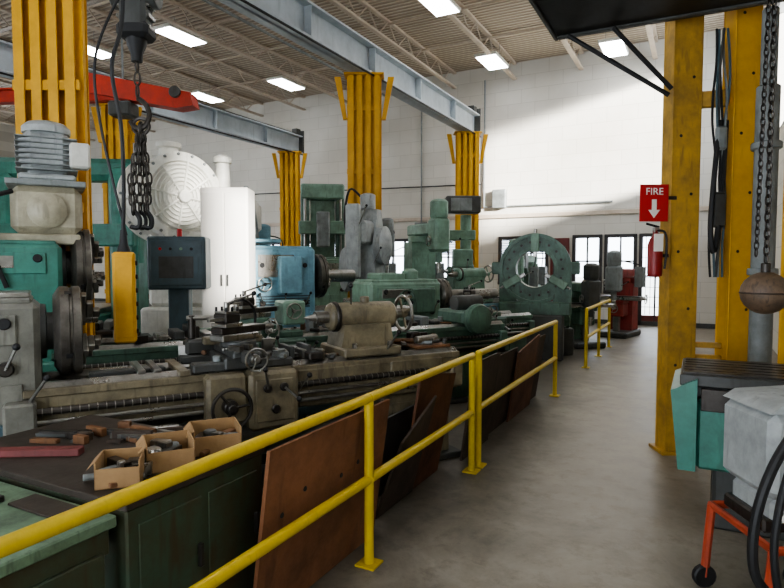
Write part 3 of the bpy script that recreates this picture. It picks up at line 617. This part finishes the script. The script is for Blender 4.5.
# ---------------------------------------------------------------- guard rail
RX=-1.62
def rail(y0,y1,hh=.95,name='guard_rail',posts=None):
    m=MB(); r=.027
    L=y1-y0
    m.tube([(0,0,hh),(0,L,hh)],r,YEL,14); m.tube([(0,0,.49),(0,L,.49)],r,YEL,14)
    for y in (posts or [0,L]):
        m.cyl((0,y,0),(0,y,hh),r,YEL,14); m.b(-.06,.06,y-.06,y+.06,0,.012,YEL); m.sph((0,y,hh),r*1.08,YEL,n=14)
        m.torus((0,y,.49),(0,1,0),r,.006,YEL,12,5)
    m.done(name,(RX,y0,0))
rail(-.3,4.50,posts=[.05,3.12,4.8]); rail(4.66,7.6,posts=[0,2.94]); rail(9.9,12.6,posts=[0,1.35,2.7])
def board(name,y0,y1,h,ma,lean=.09,x=RX-.06,t=.02,holes=False,z0=0,slope=0):
    m=MB(); L=y1-y0
    vs=[(-.0,0,0),(-t,0,0),(-t,L,0),(0,L,0)]
    top=[( lean,0,h-slope),( lean-t,0,h-slope),(lean-t,L,h),(lean,L,h)]
    m.add(vs+top,[[0,1,2,3],[4,5,6,7],[0,1,5,4],[1,2,6,5],[2,3,7,6],[3,0,4,7]],ma)
    if holes:
        for k in range(6): 
            y=L*(.12+.15*k); z=h*(.6+.1*math.sin(k*2.2)); m.cyl((lean*z/h-.006,y,z),(lean*z/h+.004,y,z),.014,BLACK,8)
    return m.done(name,(x-lean-.0,y0,z0))
board('plywood_sheet',2.02,3.15,.87,PLY,.12,RX-.04,holes=True)
board('plywood_sheet',2.3,3.25,.8,RUST,.08,RX-.15)
board('scrap_board',3.35,3.9,.74,DPLY,.2,RX-.05,slope=.2)
board('scrap_board',3.75,4.4,.82,RUST,.16,RX-.1,slope=-.1)
board('scrap_board',3.5,4.4,.6,GREYD,.1,RX-.32)
board('scrap_board',4.7,5.4,.86,DPLY,.12,RX-.04)
board('scrap_board',5.3,6.2,.8,DPLY,.12,RX-.09)
board('scrap_board',6.1,7.0,.86,RUST,.12,RX-.05,slope=.1)
board('scrap_board',6.9,7.5,.8,DPLY,.12,RX-.1)
# ---------------------------------------------------------------- green benches, boxes
m=MB(); X0,X1=-1.3,0.
m.b(X0,X1,0,.78,.03,.77,GREEND,.008); m.b(X0-.01,X1+.012,-.01,.79,.77,.8,TOP,.004); m.b(X1,X1+.008,.05,.37,.1,.7,GREEND,.004); m.b(X1,X1+.008,.41,.73,.1,.7,GREEND,.004)
m.b(X1+.008,X1+.03,.34,.36,.4,.5,DSTEEL,.003); m.b(X1+.008,X1+.03,.7,.72,.4,.5,DSTEEL,.003)
m.b(X0+.1,X1-.1,.1,.7,0,.03,BLACK)
m.done('steel_cabinet',(-1.89,1.46,0))
GT=mat('worn_green_top','#789478',.5,grime=.75,gcol='#3c4438',scale=5)
m=MB(); m.b(-1.3,0,-1.3,0,.72,.765,GT,.006); m.b(-1.28,-.02,-1.28,-.02,.62,.72,GREEND,.005); m.b(-.03,-.005,-1.25,-.05,.1,.64,GREEND,.005)
for x in (-1.25,-.07):
    for y in (-1.25,-.07): m.b(x-.03,x+.03,y-.03,y+.03,0,.74,GREEND)
m.b(-1.2,-.1,-1.2,-.1,.2,.23,GREEND)
m.b(-.9,-.5,-.3,-.12,.765,.79,DSTEEL,.004); m.cyl((-.75,-.5,.785),(-.35,-.42,.785),.02,STEEL)
m.b(-.45,-.1,-.14,-.03,.765,.775,TOP,.002)
m.done('green_workbench',(-1.9,1.43,0))
def obox(name,x,y,z,sx,sy,sz,rot):
    m=MB(); t=.006
    m.b(-sx/2,sx/2,-sy/2,sy/2,0,t,CARD,.001)
    m.b(-sx/2,-sx/2+t,-sy/2,sy/2,0,sz,CARD,.001); m.b(sx/2-t,sx/2,-sy/2,sy/2,0,sz,CARD,.001); m.b(-sx/2,sx/2,-sy/2,-sy/2+t,0,sz*.75,CARD,.001); m.b(-sx/2,sx/2,sy/2-t,sy/2,0,sz,CARD,.001)
    m.add([(-sx/2,-sy/2,sz),(-sx/2,sy/2,sz),(-sx/2-.03,sy/2-.01,sz-.03),(-sx/2-.03,-sy/2+.01,sz-.03)],[[0,1,2,3]],CARD)
    clutter(m,-sx*.35,sx*.35,-sy*.35,sy*.35,t,14,sz*.8,int(x*1000)%97)
    return m.done(name,(x,y,z),rot)
for (l,d,sx,sy,sz,r) in [(-1.12,2.4,.17,.18,.11,.75),(-1.0,2.6,.2,.2,.12,.95),(-.86,2.83,.22,.2,.12,.9)]:
    x,y=at(l,d); obox('cardboard_box',x,y,.8,sx,sy,sz,r)
x,y=at(-1.72,2.72); m=MB(); m.b(-.26,.26,-.03,.03,0,.035,mat('red_bar','#7a3a38',.6,grime=.4),.004); m.done('steel_bar_stock',(x,y,.8),YAW+.06)
m=MB()
for i in range(26):
    a=random.uniform(-.5,.5); l=random.uniform(.06,.22); px=random.uniform(-.36,.26); py=random.uniform(-.13,.14)
    R=Matrix.Rotation(a,3,'Z'); m.b(px-l/2,px+l/2,py-.016,py+.016,0,.015+.03*random.random(),(WOOD,DSTEEL,STEEL,DPLY,GREYD)[i%5],.002,R)
x,y=at(-1.42,3.03); m.done('hand_tools',(x,y,.8),YAW)
# ---------------------------------------------------------------- right side
def hcol(X,Y,w,dp,zt,ma,name):
    m=MB(); m.b(-w/2,w/2,-dp/2,-dp/2+.02,0,zt,ma,.004); m.b(-w/2,w/2,dp/2-.02,dp/2,0,zt,ma,.004); m.b(-w/2+.004,-w/2+.02,-dp/2,dp/2,0,zt,ma,.002)
    m.b(-w/2-.04,w/2+.04,-dp/2-.04,dp/2+.04,0,.03,ma)
    for i in range(14):
        z=.3+.5*i; m.cyl((w*.2*(-1)**i,-dp/2-.003,z),(w*.2*(-1)**i,-dp/2+.01,z),.014,BLACK,8)
    return m.done(name,(X,Y,0),YAW)
hcol(-.18,5.85,.25,.2,H-.52,YELD,'building_column'); hcol(.27,5.97,.22,.2,H-.52,YELC,'building_column'); hcol(.66,5.2,.2,.2,H-.52,YELC,'building_column')
m=MB()
for z in (3.05,.75): m.b(0,.26,-.03,.03,z,z+.14,YELD,.01)
m.b(0,.26,-.02,.02,.95,1.0,YELD)
m.done('column_brace',(-.08,5.88,0),.15)
m=MB(); m.cyl((0,0,0),(0,0,3.1),.085,GREY,20); m.cyl((0,0,3.1),(0,0,3.7),.06,GREY,16)
for z in (.5,1.6,2.6): m.cyl((0,0,z),(0,0,z+.06),.11,GREY,20)
x,y=at(2.98,4.75); m.done('exhaust_pipe',(x,y,0))
m=MB()
for i in range(6):
    pts=[(.02*i+.015*math.sin(k*1.7+i),.02*math.sin(k+i*2),3.66-k*.26) for k in range(9)]; m.curve(pts,.01,(BLACK,SLATE,GREYD,BLACK,GREY,SLATE)[i],6,3)
m.curve([(.05,0,2.9),(-.01,-.05,2.5),(-.04,-.06,2.0),(.0,-.05,1.8),(.06,-.03,2.2),(.1,0,2.9)],.022,BLACK,8); m.b(-.02,.1,-.06,0,2.0,2.3,GREYD,.02); m.b(0,.1,-.05,0,2.65,2.85,GREY,.02)
x,y=at(2.72,5.05); m.done('hanging_hose',(x,y,0),YAW)
m=MB(); m.b(-1.2,1.25,3.4,5.55,3.74,4.0,BLACK,.01)
m.b(-1.2,1.25,5.5,5.56,3.72,4.1,GREYD); m.b(-1.23,-1.2,3.4,5.56,3.72,4.1,GREYD); m.tube([(-1.1,5.5,3.73),(-.28,5.7,3.15)],.02,BLACK); m.tube([(-.72,5.5,3.73),(-.26,5.7,3.2)],.02,BLACK)
for x in (-1.1,1.15): m.tube([(x,3.5,4),(x,3.5,H-.06)],.02,GREYD)
m.done('overhead_platform')
x,y=at(2.27,5.15)
m=MB(); m.b(-.125,.125,-.008,0,2.06,2.38,REDS,.003); m.prism([(-.02,2.25),(.02,2.25),(.02,2.16),(.05,2.16),(0,2.09),(-.05,2.16),(-.02,2.16)],'y',-.011,-.008,SIGNW)
m.b(-.01,.2,0,.02,2.25,2.28,DSTEEL)
sg=m.done('fire_sign',(x,y,0),YAW)
cu=bpy.data.curves.new('t','FONT'); cu.body='FIRE'; cu.size=.085; cu.align_x='CENTER'; cu.extrude=.001; t=bpy.data.objects.new('sign_lettering',cu); bpy.context.scene.collection.objects.link(t); cu.materials.append(SIGNW)
t.parent=sg; t.location=(0,-.012,2.29); t.rotation_euler=(math.radians(90),0,0)
REDD=mat('extinguisher_red','#8e1a1c',.4,grime=.3)
m=MB(); m.rev((0,0,1.58),(0,0,1),[(0,.045),(.01,.058),(.03,.062),(.28,.062),(.33,.045),(.36,.022),(.4,.022)],REDD,24); m.b(-.02,.03,-.02,.02,1.96,2.01,STEEL); m.tube([(.03,0,2.01),(-.08,0,2.04)],.01,BLACK); m.curve([(0,-.01,1.98),(.07,-.03,1.96),(.085,-.03,1.8),(.07,-.03,1.65)],.01,BLACK)
m.b(-.04,.04,-.07,-.06,1.8,1.95,SIGNW,.003); m.b(-.02,.16,.062,.075,1.75,1.78,DSTEEL)
m.done('fire_extinguisher',(x+.02,y-.02,0),YAW)
m=MB(); w=1.3
m.b(0,w,0,.72,.93,1.0,GREYD,.006)
for i in range(6): m.b(0.02,w-.02,.05+i*.11,.12+i*.11,1.0,1.012,DSTEEL,.002)
m.b(.04,w,.04,.68,.85,.93,GREYD); m.prism([(-.05,.9),(.1,.98),(.1,.4),(.0,.4)],'y',-.04,.74,TEAL); m.b(.1,w,.02,.7,.4,.85,TEAL,.02)
m.b(.2,w-.1,.1,.6,0,.4,GREYD,.02); m.b(.12,w,-.01,.02,.78,.92,DSTEEL)
m.done('slotted_machine_table',(-.1,4.12,0))
m=MB()
m.b(0,.42,-.12,.3,.62,1.02,GREYL,.04); m.prism([(0,1.02),(.42,1.02),(.42,1.08),(.06,1.06)],'y',-.1,.28,GREYL); m.b(.07,.42,-.13,-.115,.8,.98,SIGNW,.004)
m.b(.03,.4,-.1,.25,.5,.63,GREYL,.03); m.rev((.1,-.13,.72),(0,-1,0),[(0,.05),(.03,.05),(.04,.03)],DSTEEL,16)
m.b(.0,.4,-.08,.25,.46,.53,DSTEEL)
m.lever((.1,-.13,.7),(.02,-.2,.58),ball=.02,bm=SIGNW)
m.tube([(-.03,-.2,.44),(.5,-.2,.44),(.5,.3,.44),(-.03,.3,.44)],.022,ORNG,8,True)
for (a,c) in ((-.03,-.2),(.45,-.2),(-.03,.3),(.45,.3)): m.tube([(a,c,.44),(a-.03,c,.06)],.022,ORNG,8); m.cyl((a-.03,c-.02,.06),(a-.03,c+.02,.06),.06,BLACK,16)
m.tube([(-.06,-.2,.2),(.45,-.2,.2)],.018,ORNG,8); m.tube([(.1,-.2,.2),(.2,-.2,.44)],.018,ORNG,8); m.b(.02,.42,-.22,-.2,.26,.4,ORNG,.004)
ob=m.put('band_saw',1.7,2.72,0,0)
cu=bpy.data.curves.new('t2','FONT'); cu.body='WI'; cu.size=.12; cu.extrude=.001; t=bpy.data.objects.new('nameplate_lettering',cu); bpy.context.scene.collection.objects.link(t); cu.materials.append(BLACK)
t.parent=ob; t.location=(.085,-.135,.85); t.rotation_euler=(math.radians(90),0,0)
m=MB(); m.curve([(.45,-.05,1.25),(.25,-.08,1.14),(.1,-.1,.98),(.0,-.12,.8),(-.04,-.12,.6),(-.02,-.12,.42),(.1,-.12,.3)],.02,BLACK,10); m.curve([(.45,-.05,1.15),(.22,-.08,1.02),(.08,-.14,.86),(.02,-.16,.6),(.04,-.16,.4),(.1,-.12,.3),(.2,-.1,.016)],.015,BLACK,10)
m.put('rubber_hose',1.5,2.45,0,0)
m=MB(); m.sph((0,0,1.5),.15,BALL,(1,1,.95),24); m.cyl((0,0,1.62),(0,0,1.7),.03,DSTEEL); m.torus((0,0,1.5),(0,0,1),.148,.006,DPLY)
links(m,(0,0,1.7),(0.0,0,3.7),.022); links(m,(-.05,.03,1.75),(-.02,0.02,3.7),.018)
m.put('hoist_ball',2.5,3.95,0,0)
m=MB(); m.b(-.2,.2,-.2,.2,0,.5,GREYD,.02); m.b(-.15,.15,-.15,.15,.5,.8,GREEN,.03); m.wheel((0,-.2,.65),(0,-1,0),.12,GREEN); m.put('pump_unit',3.15,11.0,0,0)
# ---------------------------------------------------------------- lights, world, camera
w=bpy.data.worlds.new('World'); bpy.context.scene.world=w; w.use_nodes=True
bg=w.node_tree.nodes['Background']; bg.inputs[0].default_value=(.84,.91,1,1); bg.inputs[1].default_value=6.0
sun=bpy.data.lights.new('sun','SUN'); sun.energy=26; sun.angle=math.radians(5); sun.color=(1,.97,.92)
so=bpy.data.objects.new('sun',sun); bpy.context.scene.collection.objects.link(so)
so.rotation_euler=Vector((-1,.6,-.25)).to_track_quat('-Z','Y').to_euler()
cam=bpy.data.cameras.new('camera'); co=bpy.data.objects.new('camera',cam); bpy.context.scene.collection.objects.link(co)
cam.sensor_width=36; cam.lens=36*590/784; cam.clip_end=300
co.location=(0,0,CAMH); co.rotation_euler=(math.radians(90-3.0),0,YAW)
bpy.context.scene.camera=co
sc=bpy.context.scene
sc.view_settings.view_transform='AgX'; sc.view_settings.look='AgX - Medium High Contrast'; sc.view_settings.exposure=.2
